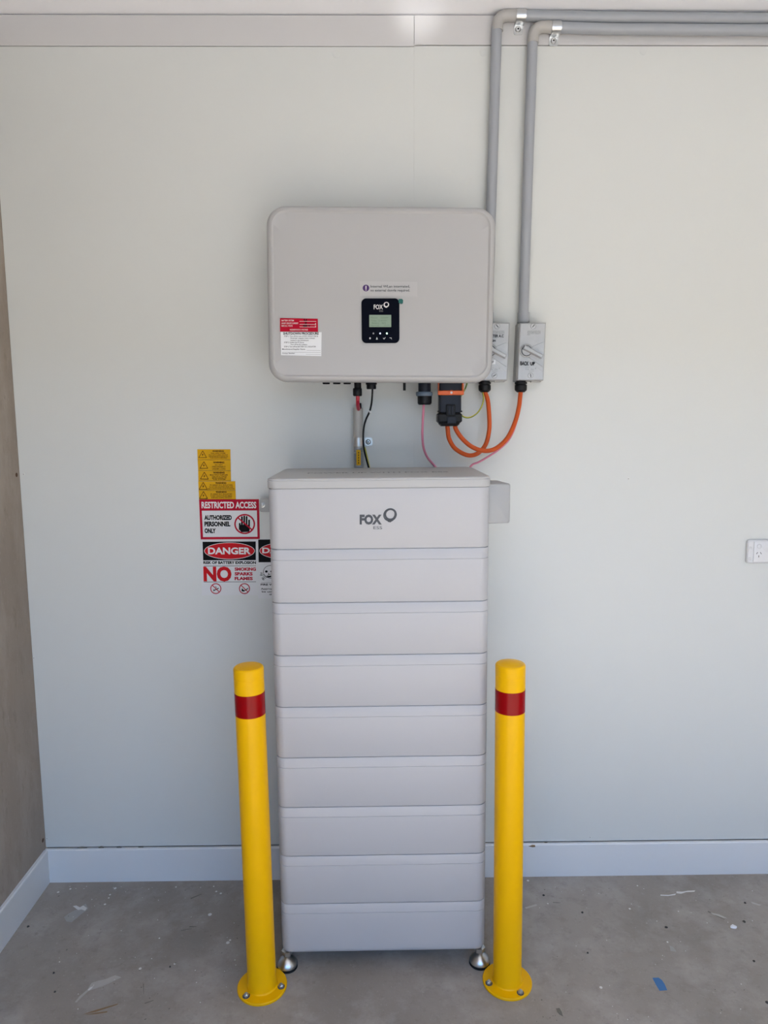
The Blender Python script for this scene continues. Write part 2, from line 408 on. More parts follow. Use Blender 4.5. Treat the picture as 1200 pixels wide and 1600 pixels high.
for pts in ([(130, 1585), (150, 1578), (185, 1568), (183, 1570), (150, 1581)], [(134, 1586), (150, 1582.5), (168, 1580), (167, 1582), (150, 1584.5)]):
    floor_patch('rust_scratch', 'rust', pts, .0003)
for (x0, y0, x1, y1, w) in ((224, 1537, 224.5, 1553, 1.2), (226, 1568, 240, 1563, 1.2), (298, 1404, 315, 1397, 1.6), (296, 1448, 307, 1448, 1.6), (283, 1454, 300, 1451, .8), (1106, 1424, 1118, 1430, 1.6), (1118, 1430, 1132, 1437, 1.2), (864, 1410, 876, 1411, .8)):
    d = math.hypot(x1-x0, y1-y0); nx, ny = -(y1-y0)/d*w/2, (x1-x0)/d*w/2
    floor_patch('dark_scratch', 'scuff', [(x0+nx, y0+ny), (x1+nx*.4, y1+ny*.4), (x1-nx*.4, y1-ny*.4), (x0-nx, y0-ny)], .0004)
b = B()
dots = [(180, 1388, 2.2), (172, 1398, 1.5), (170, 1403, 1.2), (164, 1413, 1.7), (328, 1429, 3), (356, 1473, 2.6), (359.5, 1469, 1.6), (219, 1513.5, 2), (273, 1506, 1.4), (249, 1466, 1.2), (338, 1393, 1.6), (345, 1396, 1.8), (110, 1389, 1.6), (91, 1394, 1.8),
        (334, 1385, 1.2), (275, 1386, 1.2), (93, 1503, 1), (984, 1420, 1.6), (1060, 1424, 1), (825, 1376, 2), (996, 1384, 1.2), (939, 1543, 2), (1043, 1472, 1.3), (856, 1412, 1.2)]
for _ in range(80):
    dots.append((random.choice((random.uniform(85, 370), random.uniform(835, 1195))), 1385+215*random.random()**1.8, random.uniform(.35, .8)))
for px, py, r in dots:
    p = W(px, py, z=0); s = r*.0021
    bridge(b, [[(p.x+s*math.cos(2*PI*k/7), p.y+s*1.05*math.sin(2*PI*k/7), z) for k in range(7)] for z in (-.0003, .0005)])
obj('paint_speck', b, 'spot', floor, kind='stuff', local=True)
b = B()
for _ in range(90):
    px, py = random.choice((random.uniform(85, 380), random.uniform(835, 1195))), 1382+215*random.random()
    p = W(px, py, z=0); s = random.uniform(.35, .9)*.0018; e = random.uniform(.5, 2.2); a0 = random.random()*3
    bridge(b, [[(p.x+s*e*math.cos(2*PI*k/6)*math.cos(a0)-s*math.sin(2*PI*k/6)*math.sin(a0), p.y+s*e*math.cos(2*PI*k/6)*math.sin(a0)+s*math.sin(2*PI*k/6)*math.cos(a0), z) for k in range(6)] for z in (-.0003, .0006)])
obj('dirt_speck', b, 'scuff', floor, kind='stuff', local=True)

# ================================================================== battery stack
BX, BY, BZ = None, -.43, .073
pt_ = .143; WB, DB = .5745, .38
LEAN = -.004
bx0 = (W(435, 1400, BY).x + W(761.5, 1400, BY).x)/2 - LEAN*0.2
base_c = Vector((bx0, BY+DB/2, 0))
def stack_loc(z): return (base_c.x + math.sin(LEAN)*z, base_c.y, z*math.cos(LEAN))
def casing(z0, z1, last=False):
    """stack box: rounded corners, joint recess top and bottom, belt line below the top edge"""
    hw, hd, r = WB/2, DB/2, .026; g = z1-.0285
    rings = []
    if last: rings += [(hw-.012, hd-.012, r-.010, z0), (hw-.0045, hd-.0045, r-.004, z0+.003), (hw-.001, hd-.001, r, z0+.009), (hw, hd, r, z0+.014)]
    else: rings += [(hw-.004, hd-.004, r-.003, z0), (hw-.004, hd-.004, r-.003, z0+.0009), (hw-.0008, hd-.0008, r, z0+.0012), (hw, hd, r, z0+.003)]
    rings += [(hw, hd, r, g-.0012), (hw-.0012, hd-.0012, r, g-.0007), (hw-.0012, hd-.0012, r, g), (hw, hd, r, g+.0005),
              (hw, hd, r, z1-.003), (hw-.0008, hd-.0008, r, z1-.0012), (hw-.004, hd-.004, r-.003, z1-.0009), (hw-.004, hd-.004, r-.003, z1)]
    return rings
order = ['directly below the logo unit', 'second below the logo unit', 'third below the logo unit', 'fourth below the logo unit',
         'fifth below the logo unit, fourth from the bottom', 'third from the bottom of the stack', 'second from the bottom of the stack']
proto = None
for i in range(8):                       # i = 0 is the bottom one
    z0 = BZ + pt_*i; loc = stack_loc(z0)
    if i == 0:
        t = thing('battery_module', 'bottom light grey battery module standing on two steel levelling feet', 'battery', loc, (0, LEAN, 0), 'stacked battery modules')
        b = B(); loft(b, casing(-.0085, pt_, True), 'z', n=8); obj('casing', b, 'plastic', t, local=True)
        for sx in (-1, 1):
            for sy in (-1, 1):
                cx, cy = sx*.2755, sy*.158
                b = B(); lathe(b, [(.007, -.036), (.007, .0)], (cx, cy, 0), seg=14); stem = obj('foot_stem', b, 'dsteel', t, local=True)
                b = B(); lathe(b, [(.0135, -.0335), (.0155, -.0325), (.0155, -.0205), (.0135, -.0195)], (cx, cy, 0), seg=6, rot=.3*sx); obj('lock_nut', b, 'steel', stem, local=True)
                b = B(); lathe(b, [(.029, -BZ+.0085), (.0288, -BZ+.013), (.0245, -BZ+.0205), (.0165, -BZ+.0285), (.0110, -BZ+.033), (.0085, -BZ+.0345), (.0075, -BZ+.035), (.0075, -.031)], (cx, cy, 0), seg=32); ft = obj('foot', b, 'steel', t, local=True)
                b = B(); lathe(b, [(.028, -BZ), (.0295, -BZ+.001), (.0295, -BZ+.0085), (.027, -BZ+.009)], (cx, cy, 0), seg=32); obj('rubber_pad', b, 'rubber', ft, local=True)
    elif proto is None:
        t = thing('battery_module', 'light grey battery module, ' + order[7-i], 'battery', loc, (0, LEAN, 0), 'stacked battery modules')
        b = B(); loft(b, casing(0, pt_), 'z', n=8); pc = obj('casing', b, 'plastic', t, local=True); proto = t
    else:
        t = thing('battery_module', 'light grey battery module, ' + order[7-i], 'battery', loc, (0, LEAN, 0), 'stacked battery modules')
        c = pc.copy(); COL.objects.link(c); c.parent = t
# top control unit
zt0 = BZ + 8*pt_; HU = .186
top = thing('battery_control_unit', 'light grey top box of the stack with grey fox wordmark and flat lid', 'battery controller', stack_loc(zt0), (0, LEAN, 0))
hw, hd, r = WB/2, DB/2, .026; g = HU-.0275
b = B(); loft(b, [(hw-.004, hd-.004, r-.003, 0), (hw-.004, hd-.004, r-.003, .0009), (hw-.0008, hd-.0008, r, .0012), (hw, hd, r, .003), (hw, hd, r, g-.001), (hw-.002, hd-.002, r, g-.0006), (hw-.002, hd-.002, r, g)], 'z', n=8)
obj('casing', b, 'plastic', top, local=True)
b = B(); loft(b, [(hw-.002, hd-.002, r, g), (hw+.0016, hd+.0016, r, g+.0006), (hw+.0022, hd+.0022, r, g+.003), (hw+.0026, hd+.0026, r, HU-.008), (hw+.0016, hd+.0016, r, HU-.0072), (hw+.0016, hd+.0016, r, HU-.0062),
                  (hw+.0022, hd+.0022, r, HU-.005), (hw+.0010, hd+.0010, r, HU-.0018), (hw-.003, hd-.003, r-.002, HU-.0002), (hw-.006, hd-.006, r-.004, HU)], 'z', n=8)
lid = obj('lid', b, 'lid', top, local=True)
# slogan on the lid
vs, fs = text_geo('POWER UP WITH FOX ESS', .02); mn, mx_ = min(v[0] for v in vs), max(v[0] for v in vs)
A = W(486, 735, z=zt0+HU); E = W(694, 733.5, z=zt0+HU); loc_i = ROOT[top.name].inverted(); A, E = loc_i @ A, loc_i @ E
b = B(); k = (E.x-A.x)/(mx_-mn); vv = [b.verts.new((A.x+(v[0]-mn)*k, -.035+v[1]*.034, HU+.0004)) for v in vs]
for f in fs: b.faces.new([vv[i] for i in f])
obj('slogan', b, 'logo', lid, local=True, flat=True)
P = Print(BY-.0004); fox_logo(P, 562, 596.5, 818.5, 13.4, 'logo'); P.flush(top)
# side cover box on the right
q0 = W(766, 756, -.37); q1 = W(798, 818, -.37); sw = q1.x-q0.x+.02
b = B(); zc = (q0.z+q1.z)/2; hh = (q0.z-q1.z)/2
loft(b, [(sw/2, hh-.004, .004, .115), (sw/2, hh, .006, .11), (sw/2, hh, .006, .005), (sw/2-.002, hh-.002, .006, .0015), (sw/2-.006, hh-.006, .004, 0)], 'y', (0, 0, 0), 4)
bmesh.ops.rotate(b, cent=(0, 0, 0), matrix=Matrix.Rotation(.13, 3, 'Z'), verts=b.verts)
b.transform(Matrix.Translation((q1.x-sw/2, -.37, zc)))
obj('side_cover', b, 'cover', top, label='small grey cover box on the right side')
# wall bracket on the left
x0, x1 = W(405.5, 790, -.03).x, W(422, 790, -.03).x + .03; z0, z1 = W(411, 800, -.03).z, W(411, 779, -.03).z
b = B(); loft(b, [((x1-x0)/2, (z1-z0)/2, .006, 0), ((x1-x0)/2, (z1-z0)/2, .006, -.003)], 'y', ((x0+x1)/2, -.027, (z0+z1)/2), 4); br = obj('wall_bracket', b, 'isobase', top, label='grey metal tab on the left side')
boxobj('bracket_leg', 'isobase', br, x1-.003, x1, -.08, -.0275, z0, z1)
p = W(410, 789, -.03); b = B(); lathe(b, [(.0085, 0), (.0085, .0015), (.0058, .0018), (.0058, .006), (.0045, .0068)], p, (0, -1, 0), 12); obj('bracket_bolt', b, 'dsteel', br)

# ================================================================== inverter
IY = -.19; IROT = .009
c0 = (W(418.3, 460, IY) + W(771.3, 460, IY))/2; zt_, zb_ = W(595, 323.3, IY).z, W(595, 597.5, IY).z
ihw = (W(771.3, 460, IY).x - W(418.3, 460, IY).x)/2; ihh = (zt_-zb_)/2
inv = thing('inverter', 'grey wall mounted inverter with black display and rounded corners above the battery stack', 'inverter', (c0.x, 0, (zt_+zb_)/2), (0, IROT, 0))
R_ = .052
b = B(); loft(b, [(ihw-.022, ihh-.022, R_, -.028), (ihw-.02, ihh-.02, R_, -.03), (ihw-.016, ihh-.016, R_, -.145), (ihw-.018, ihh-.018, R_, -.15)], 'y', n=10)
obj('rear_housing', b, 'inv', inv, local=True)
b = B(); loft(b, [(ihw-.006, ihh-.006, R_, -.1485), (ihw-.001, ihh-.001, R_, -.1505), (ihw, ihh, R_, -.17), (ihw, ihh, R_, -.188), (ihw-.0015, ihh-.0015, R_, -.1945), (ihw-.005, ihh-.005, R_-.003, -.1995), (ihw-.010, ihh-.010, R_-.006, -.2025), (ihw-.0145, ihh-.0145, R_-.009, -.2035),
                  (ihw-.0165, ihh-.0165, R_-.011, -.2018), (ihw-.0195, ihh-.0195, R_-.012, -.1996), (ihw-.045, ihh-.045, R_-.02, -.2012), (ihw-.1, ihh-.1, .03, -.2018)], 'y', n=10)
obj('front_cover', b, 'inv', inv, local=True)
boxobj('mounting_bracket', 'dsteel', inv, -.2, .2, -.0278, -.0005, -.12, .16, local=True)
FY = -.2035
# stickers
st = sheet(inv, 'rating_label', 'sred', [(437.5, 497), (496.5, 498), (497, 518.5), (437.5, 518)], FY+.002, FY-.0006, 'red label with white lines of battery ratings')
P = Print(FY-.0006)
P.text('BATTERY SYSTEM', 440, 459, 502, 2.3, 'white', bold=.01); P.text('SHORT CIRCUIT CURRENT', 440, 466, 506.3, 2.3, 'white', bold=.01)
P.text('MAX D.C. VOLTS', 440, 457, 510.3, 2.3, 'white', bold=.01); P.text('HAZARDOUS D.C. VOLTAGE', 453, 481, 516.3, 2.2, 'white', bold=.01)
P.text('A', 492.2, 494, 507, 2.2, 'white', bold=.02); P.text('V', 492.2, 494, 511, 2.2, 'white', bold=.02)
for y0 in (502, 506.8, 510.8): P.line(468, y0, 494, y0+.2, .5, 'white')
P.text('Li', 475, 479.5, 501.5, 3.4, 'ink', 3, bold=.05, name='handwriting'); P.text('24', 476, 479.5, 506, 3, 'ink', 3, bold=.05, name='handwriting'); P.text('460 V', 473, 485, 510.5, 3, 'ink', 3, bold=.05, name='handwriting')
P.flush(st)
st = sheet(inv, 'shutdown_label', 'stick', [(438.5, 518.6), (502.5, 519), (502, 556.5), (439, 555)], FY+.002, FY-.0009, 'white label headed shutdown procedure')
P = Print(FY-.0009)
P.text('SHUTDOWN PROCEDURE', 442.5, 498, 522.8, 3.3, 'ink', bold=.035)
for (s_, x0, x1, y0) in (('STEP 1: Turn off the main AC/DC ISOLATORS &', 444, 497, 526.3), ('Inverter supply main switch', 454, 492, 529.4), ('located in the switchboard', 454, 482, 532.8), ('STEP 2: Isolate the PV Array', 444, 475, 536), ('Turn off the DC isolators', 454, 480, 539.3),
                        ('STEP 3: Turn off the BATTERY D.C. ISOLATOR', 444, 493.5, 542.6), ('Manufacturer/Supplier Name:', 441, 477, 546.5), ('Contact Number:', 441, 461, 553)):
    P.text(s_, x0, x1, y0, 1.9, 'ink', bold=.012)
for (x0, x1, y0) in ((479, 501, 547.3), (441, 501, 550.2), (478, 501, 553.4)): P.line(x0, y0, x1, y0+.3, .35, 'greyprint')
P.flush(st)
st = sheet(inv, 'notice_label', 'clear', [(562.5, 439.5), (652, 440.5), (652, 463), (562.5, 462)], FY+.002, FY+.0004, 'faint pale label with purple exclamation mark')
P = Print(FY+.0004); P.disc(571.8, 450, 5.2, 5.2, 'purple', name='notice_disc'); P.rect(571.1, 446.6, 572.5, 451.6, 'white', 2, name='exclamation_mark'); P.rect(571.1, 452.5, 572.5, 453.7, 'white', 2, name='exclamation_mark')
P.text('Internal WLan integrated,', 578.8, 640.5, 449.3, 3.6, 'logo', bold=.02); P.text('no external dongle required.', 578.8, 640.5, 455.4, 3.6, 'logo', bold=.02)
P.flush(st)
# display panel
p0, p1 = W(565.3, 536, FY-.003), W(624, 466, FY-.003)
b = B(); w2, h2 = (p1.x-p0.x)/2, (p1.z-p0.z)/2
loft(b, [(w2, h2, .013, .006), (w2, h2, .013, .001), (w2-.0008, h2-.0008, .0125, 0)], 'y', ((p0.x+p1.x)/2, FY-.003, (p0.z+p1.z)/2), 8); disp = obj('display_panel', b, 'panelb', inv)
P = Print(FY-.003); P.rect(577, 492, 611.2, 511, 'lcd', name='screen')
for (s_, x0, x1, y0) in (('Power    2250W', 579.5, 607, 497.5), ('Today  12.4KWh', 579.5, 604, 502), ('Battery    86%', 581, 603, 505.8), ('Normal      15:05', 579, 609, 509.6)): P.text(s_, x0, x1, y0, 2.2, 'lcdt', 2, name='screen_text')
fox_logo(P, 584, 598.2, 483, 6.6, 'white', bold=.02, m2='greyprint')
for (px, m_, nm) in ((583.5, 'greyprint', 'led_dark'), (594, 'ledb', 'led_blue'), (604.5, 'ledg', 'led_green')): P.disc(px, 521, 1.3, 1.4, m_, n=14, name=nm)
P.disc(578.2, 528.6, 1.2, 1.6, 'sheet', n=10, name='button_icon'); P.poly([(587.5, 530.5), (590.3, 530.5), (588.9, 526.6)], 'sheet', name='button_icon')
P.line(598.8, 528, 600, 530, .7, 'sheet', name='button_icon'); P.line(600, 530, 602.2, 527, .7, 'sheet', name='button_icon'); P.line(608.5, 527.8, 611.8, 527.8, .7, 'sheet', name='button_icon'); P.line(610.5, 527.8, 612, 530, .7, 'sheet', name='button_icon')
P.flush(disp)
sheet(inv, 'teal_tab', 'teal', [(622.8, 467.5), (628, 467), (630, 469), (629.5, 474), (627, 475), (623, 473)], FY, FY-.0036, 'small teal peel-off tab by the display')
# sockets under the inverter
ZI = lambda px: W(px, 597.5, IY).z + .017
def vcyl(name, m, px0, px1, py0, py1, yd, parent, seg=20, prof=None, label=None):
    a, c = W(px0, py1, yd), W(px1, py1, yd); zt = W(px0, py0, yd).z if py0 is not None else ZI(px0); r = (c.x-a.x)/2
    b = B(); hgt = zt-a.z
    pr = prof(r, hgt) if prof else [(r*.9, 0), (r, r*.12), (r, hgt)]
    lathe(b, pr, ((a.x+c.x)/2, yd, a.z), seg=seg); return obj(name, b, m, parent, label=label)
SY = -.10
for (x0, x1) in ((504, 515.5), (520.3, 532), (536.7, 548.3)): vcyl('blanking_plug', 'black', x0, x1, None, 600.4, SY, inv)
vcyl('signal_plug', 'black', 571.5, 589, None, 608, SY, inv, prof=lambda r, h: [(r*.8, 0), (r*.86, .003), (r*.86, .012), (r, .014), (r, h)])
vcyl('antenna_stub', 'black', 629.8, 634, None, 610.2, SY, inv)
g_ = vcyl('battery_plug', 'black', 553.5, 564.5, None, 610, SY, inv, prof=lambda r, h: [(r, 0), (r, h)])
vcyl('gland_nut', 'black', 551.2, 566, 606.5, 619, SY, g_, seg=10, prof=lambda r, h: [(r*.85, 0), (r, .003), (r, h-.003), (r*.9, h)])
g_ = vcyl('data_plug', 'navy', 653.5, 673, None, 622, SY, inv, prof=lambda r, h: [(r, 0), (r, h-.02), (r*1.02, h)], label='navy plug with blue-grey collar')
vcyl('collar', 'bluegrey', 649.8, 676, 612.3, 619, SY, g_, prof=lambda r, h: [(r*.92, 0), (r, .004), (r, h-.003), (r*.93, h)])
vcyl('gland_nut', 'black', 652, 674.8, 617.5, 632.5, SY, g_, seg=14, prof=lambda r, h: [(r*.8, 0), (r*.97, .004), (r, h)])
# large black connector with orange clip
def pxbox(name, m, parent, x0, y0, x1, y1, yd0, yd1, bev=.003, label=None):
    yd = min(yd0, yd1); a, c = W(x0, y1, yd), W(x1, y0, yd); b = B(); box(b, a.x, c.x, min(yd0, yd1), max(yd0, yd1), a.z, c.z, bev); return obj(name, b, m, parent, label=label)
ac = pxbox('grid_connector', 'navy', inv, 686.5, 590, 721.5, 647, -.125, -.07, .006, 'large black connector with orange locking clip')
pxbox('collar', 'black', ac, 684, 645, 722.5, 661, -.13, -.066, .005)
pxbox('collar_lip', 'black', ac, 687, 658, 719, 666, -.126, -.07, .007)
pxbox('notch', 'black', ac, 684.7, 641.5, 688, 644, -.12, -.08, .001); pxbox('notch', 'black', ac, 719, 641.5, 722.4, 644, -.12, -.08, .001)
pxbox('release_tab', 'black', ac, 697, 632, 712, 650, -.133, -.12, .002); pxbox('tab_rib', 'navy', ac, 700.5, 634, 703.5, 648, -.135, -.13, .001); pxbox('tab_rib', 'navy', ac, 705.5, 634, 708.5, 648, -.135, -.13, .001)
pxbox('grip_plate', 'navy', ac, 699, 651.5, 713, 661.5, -.1325, -.128, .001)
cl = pxbox('locking_clip', 'clip', ac, 684.3, 609.8, 725.2, 617.3, -.131, -.118, .002, 'orange locking clip')
pxbox('clip_arm', 'clip', cl, 684.8, 592, 687.2, 612, -.115, -.09, .001); pxbox('clip_arm', 'clip', cl, 722, 592, 724.8, 612, -.115, -.09, .001)
p = W(705.3, 613.5, -.131); b = B(); lathe(b, [(.0075, 0), (.0075, .0015), (.0065, .0022)], p, (0, -1, 0), 20); obj('clip_boss', b, 'clip', cl)
b = B(); lathe(b, [(.0032, .002), (.0032, .0026), (.0012, .0028), (.0011, .0022)], p, (0, -1, 0), 14); obj('clip_pin', b, 'stick', cl)

# ================================================================== isolator switches
IF = -.066
def isolator(dx, label, dy=0.):
    def w(px, py, y=IF): return W(px+dx, py+dy, y)
    tl, tr_, brr, bl = w(812.3, 504.5), w(853.3, 504.3), w(849.3, 594.5), w(808.2, 594.3)
    root = thing('isolator_switch', label, 'switch', ((bl.x+brr.x)/2, 0, bl.z), group='rotary isolators')
    def slab(name, m, y0, y1, g, bev, parent=root):
        c = (tl+tr_+brr+bl)/4; b = B(); pts = [tl, tr_, brr, bl]
        def ring(y, k): return [(p.x+(k if p.x < c.x else -k), y, p.z+(k if p.z < c.z else -k)) for p in pts]
        bridge(b, [ring(y0, g), ring(y1+bev, g), ring(y1, g+bev)]); return obj(name, b, m, parent)
    slab('base_box', 'isobase', -.0005, -.034, -.0008, .001)
    cov = slab('cover', 'foil', -.0355, IF, 0, .003)
    # raised dial, ridges, lever
    p = w(822.5, 548.2); s = mpp(822, 548, IF)
    b = B(); lathe(b, [(9.6*s, 0), (9.6*s, .0035), (8.6*s, .0045), (8.3*s, .0035), (7.2*s, .0035), (7*s, .006), (0, .0065)], p, (0, -1, 0), 32); dial = obj('dial', b, 'foil', root)
    b = B(); lathe(b, [(11.2*s, -.0001), (11.2*s, .0006), (9.2*s, .0006)], p, (0, -1, 0), 32); obj('dial_recess', b, 'isobase', cov)
    b = B(); lathe(b, [(8.35*s, .0030), (8.35*s, .0038), (7.1*s, .0038)], p, (0, -1, 0), 32); obj('dial_groove', b, 'logo', dial)
    A, E = w(816.5, 543, IF), w(845.5, 558.3, IF); d = (E-A).normalized(); n_ = Vector((-d.z, 0, d.x))
    def bar(A, E, w0, w1, y0, y1, name, m, par):
        b = B(); q = [A-n_*w0, E-n_*w1, E+n_*w1, A+n_*w0]; q1 = [A-n_*w0*.6+d*.002, E-n_*w1*.6-d*.002, E+n_*w1*.6-d*.002, A+n_*w0*.6+d*.002]
        bridge(b, [[(v.x, y0, v.z) for v in q], [(v.x, y1+.003, v.z) for v in q], [(v.x, y1, v.z) for v in q1]]); return obj(name, b, m, par)
    bar(A, E, .0062, .0056, IF-.0055, IF-.022, 'lever', 'foil', root)
    def plate(pts, h, name):
        b = B(); q = [w(x, y) for x, y in pts]; c = sum(q, Vector())/len(q)
        bridge(b, [[(v.x, IF+.0003, v.z) for v in q], [(v.x+(c.x-v.x)*.03, IF-h, v.z+(c.z-v.z)*.03) for v in q]]); obj(name, b, 'foil', cov)
    plate([(832.5, 541), (850.5, 533.5), (849, 574.5), (826.5, 559)], .0018, 'raised_panel')
    plate([(818, 558.5), (823.5, 558.8), (848.6, 577), (848.3, 580.5)], .0012, 'raised_rib')
    for (px, py, a) in ((833.3, 509.5, .9), (829, 586.8, -1.4 if dx == 0 else -.6)):
        p = w(px, py); b = B(); lathe(b, [(.0078, -.0002), (.0078, .0012), (.0066, .0016)], p, (0, -1, 0), 20); sc = obj('cover_screw', b, 'foil', cov)
        b = B(); lathe(b, [(.0085, -.0002), (.0085, .0004)], p, (0, -1, 0), 20); obj('screw_recess', b, 'logo', sc)
        if dx: a = -a
        b = B(); u = Vector((math.cos(a), 0, math.sin(a)))*.0055; v = Vector((-math.sin(a), 0, math.cos(a)))*.0009; q = [p-u-v, p+u-v, p+u+v, p-u+v]
        prism(b, [(k_.x, k_.z) for k_ in q], 'y', IF, IF-.0019); obj('screw_slot', b, 'ink', sc)
    P = Print(IF); o = dx
    for k, s_ in enumerate(('WARNING ISOLATE SUPPLY', 'BEFORE REMOVING COVER', 'AND CHECK CIRCUIT IS', 'DEAD')): P.text(s_, 824+o, (845 if k < 3 else 829)+o-k*.2, 518.2+1.9*k, 1.5, 'greyprint', bold=.01)
    P.text('250/440V~', 821+o, 829+o, 574.8, 1.2, 'greyprint'); P.text('M 80   IP66', 821+o, 834+o, 578, 1.8, 'greyprint'); P.text('AS3947', 826+o, 834+o, 580.6, 1.2, 'greyprint'); P.text('E', 836+o, 838+o, 576.5, 2, 'greyprint')
    if dx == 0:
        P.text('BACK', 812.8, 826, 570.5, 5.6, 'ink', 7, bold=.03, slope=.03, name='handwriting'); P.text('UP', 828.5, 836, 570.8, 4.6, 'ink', 7, bold=.05, slope=-.06, name='handwriting')
    else:
        P.text('INVERTER A.C', 757, 787, 527, 4, 'ink', 3, bold=.03, name='handwriting'); P.text('main', 762, 774.5, 534.2, 3.4, 'ink', 3, bold=.03, slope=-.05, name='handwriting')
        P.rect(764, 562.5, 774, 569, 'stick', 7, 'write_on_label'); P.text('UP', 766.8, 771.5, 568, 4.4, 'ink', 8, bold=.02, name='handwriting')
    P.flush(cov)
    # gland below
    yg = -.036; a, c = w(804, 613, yg), w(823.3, 613, yg); r = (c.x-a.x)/2; zt = bl.z+.002
    b = B(); hgt = zt-a.z; lathe(b, [(r*.62, 0), (r*.8, .003), (r*.97, .006), (r, .010), (r, hgt*.58), (r*.9, hgt*.6), (r*.86, hgt*.66), (r, hgt*.68), (r, hgt*.84), (r*.8, hgt*.86), (r*.8, hgt)], ((a.x+c.x)/2, yg, a.z), seg=12); obj('cable_gland', b, 'black', root)
    a = w(828, 596, -.02); boxobj('drain_plug', 'isobase', root, a.x, a.x+.03, -.04, -.02, bl.z-.004, bl.z+.001)
    return root, ((w(804, 613, yg)+w(823.3, 613, yg))/2)
iso_r, gl_r = isolator(0, 'right silver isolator switch on the wall with back up handwritten on it')
iso_l, gl_l = isolator(-56.5, 'left silver isolator switch partly hidden behind the inverter')

# ================================================================== conduits
PY = -.0215; PR = .0152
def conduit(label, vx, hx, name='conduit'):
    """vx: (x,y) photo points of the vertical run, top first; hx: photo points of the horizontal run from the bend"""
    root = thing(name, label, 'conduit', W(*vx[-1], PY))
    v = [W(px, py, PY) for px, py in vx]; h = [W(px, py, PY) for px, py in hx]
    b = B(); tube(b, v, PR, 20, 0); obj('vertical_pipe', b, 'pipe', root)
    b = B(); tube(b, h, PR, 20, 0); obj('horizontal_pipe', b, 'pipe', root)
    return root, v, h
def elbow(root, v, h, sv, sh):
    """bend with two sockets; sv, sh are socket end points"""
    a, e = v[0], h[0]; dv = (v[0]-v[1]).normalized(); dh = (h[1]-h[0]).normalized()
    A = W(*sv, PY); E = W(*sh, PY)
    corner = Vector((A.x, PY, E.z)); pts = [A]
    A2 = A+dv*.012; E2 = E-dh*.022
    pts = [A, A2]; 
    for k in range(1, 12):
        t = k/12; pts.append((1-t)**2*A2 + 2*t*(1-t)*corner + t*t*E2)
    pts += [E2, E]; b = B(); tube(b, pts, PR+.0013, 22, 0); obj('elbow', b, 'elbow', root, label='warm grey bend')
vl = [(776.3, 44), (767.6, 320), (762, 505)]; hl = [(803, 24.3), (850, 25), (960, 27.5), (1200, 29.4), (1420, 31.5)]
cl_, v, h = conduit('long grey conduit run with the outer bend, passing behind the inverter', vl, hl); elbow(cl_, v, h, (777, 48.5), (807, 24.3))
vr = [(832.2, 64), (828.4, 170), (823.8, 300), (818.2, 480), (817.5, 505)]; hr = [(858, 42.5), (900, 44), (960, 45.6), (1200, 47.2), (1420, 48.5)]
cr_, v, h = conduit('grey conduit with the inner bend, dropping to the right isolator', vr, hr); elbow(cr_, v, h, (832.6, 68), (861.5, 42.7))
for root, px, py in ((cr_, 818, 497), (cl_, 762, 497)):
    a, c = W(px, 504, PY), W(px, 489, PY); b = B(); tube(b, [a, c], PR+.003, 20, 0); obj('coupling', b, 'pipe', root)
# saddle clips
def saddle(label, pxc, pyc, w_px, tab_px, screw):
    p = W(pxc, pyc, PY); hwid = w_px*mpp(pxc, pyc, PY)/2; root = thing('saddle_clip', label, 'pipe clip', (p.x, 0, p.z), group='pipe saddles')
    b = B(); R1, R0 = PR+.0030, PR+.0014; n = 18; pr = []
    for k in range(n+1):
        a = -PI*.5 - PI*1.0*k/n + PI; pr.append(a)
    outer = [(PY-R1*math.sin(PI*k/n), p.z+R1*math.cos(PI*k/n)) for k in range(n+1)]; inner = [(PY-R0*math.sin(PI*k/n), p.z+R0*math.cos(PI*k/n)) for k in range(n, -1, -1)]
    loop = outer+inner
    bridge(b, [[(p.x-hwid, y, z) for y, z in loop], [(p.x+hwid, y, z) for y, z in loop]])
    obj('strap', b, 'steel', root)
    t = [W(x, y, -.004) for x, y in tab_px]; b = B(); zt = p.z-R0
    hx = (t[1].x-t[0].x)/2; cx = (t[0].x+t[1].x)/2; zz0 = min(q.z for q in t)
    loft(b, [(hx, (zt-zz0)/2, hx*.42, 0), (hx, (zt-zz0)/2, hx*.42, -.002)], 'y', (cx, -.0025, (zt+zz0)/2), 5); tab = obj('tab', b, 'steel', root)
    boxobj('riser', 'steel', root, p.x-hwid, p.x+hwid, PY, -.0025, zt-.0012, zt+.0004)
    q = W(*screw, -.0045); b = B(); lathe(b, [(.008, 0), (.008, .001), (.0062, .0028), (.0025, .0034)], q, (0, -1, 0), 18); sc = obj('screw', b, 'steel', root)
    b = B(); lathe(b, [(.0028, .003), (.0028, .0038)], q, (0, -1, 0), 6); obj('drive_recess', b, 'ink', sc)
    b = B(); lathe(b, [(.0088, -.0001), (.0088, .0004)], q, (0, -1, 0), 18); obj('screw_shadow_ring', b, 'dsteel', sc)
    return root
saddle('shiny steel saddle clip on the upper conduit by the outer bend', 813.5, 24.5, 14.5, [(802.5, 54), (817, 54)], (809.3, 45.8))
saddle('shiny steel saddle clip on the lower conduit by the inner bend', 868.5, 43.2, 14.5, [(857.5, 72), (872, 72)], (864.8, 63.8))

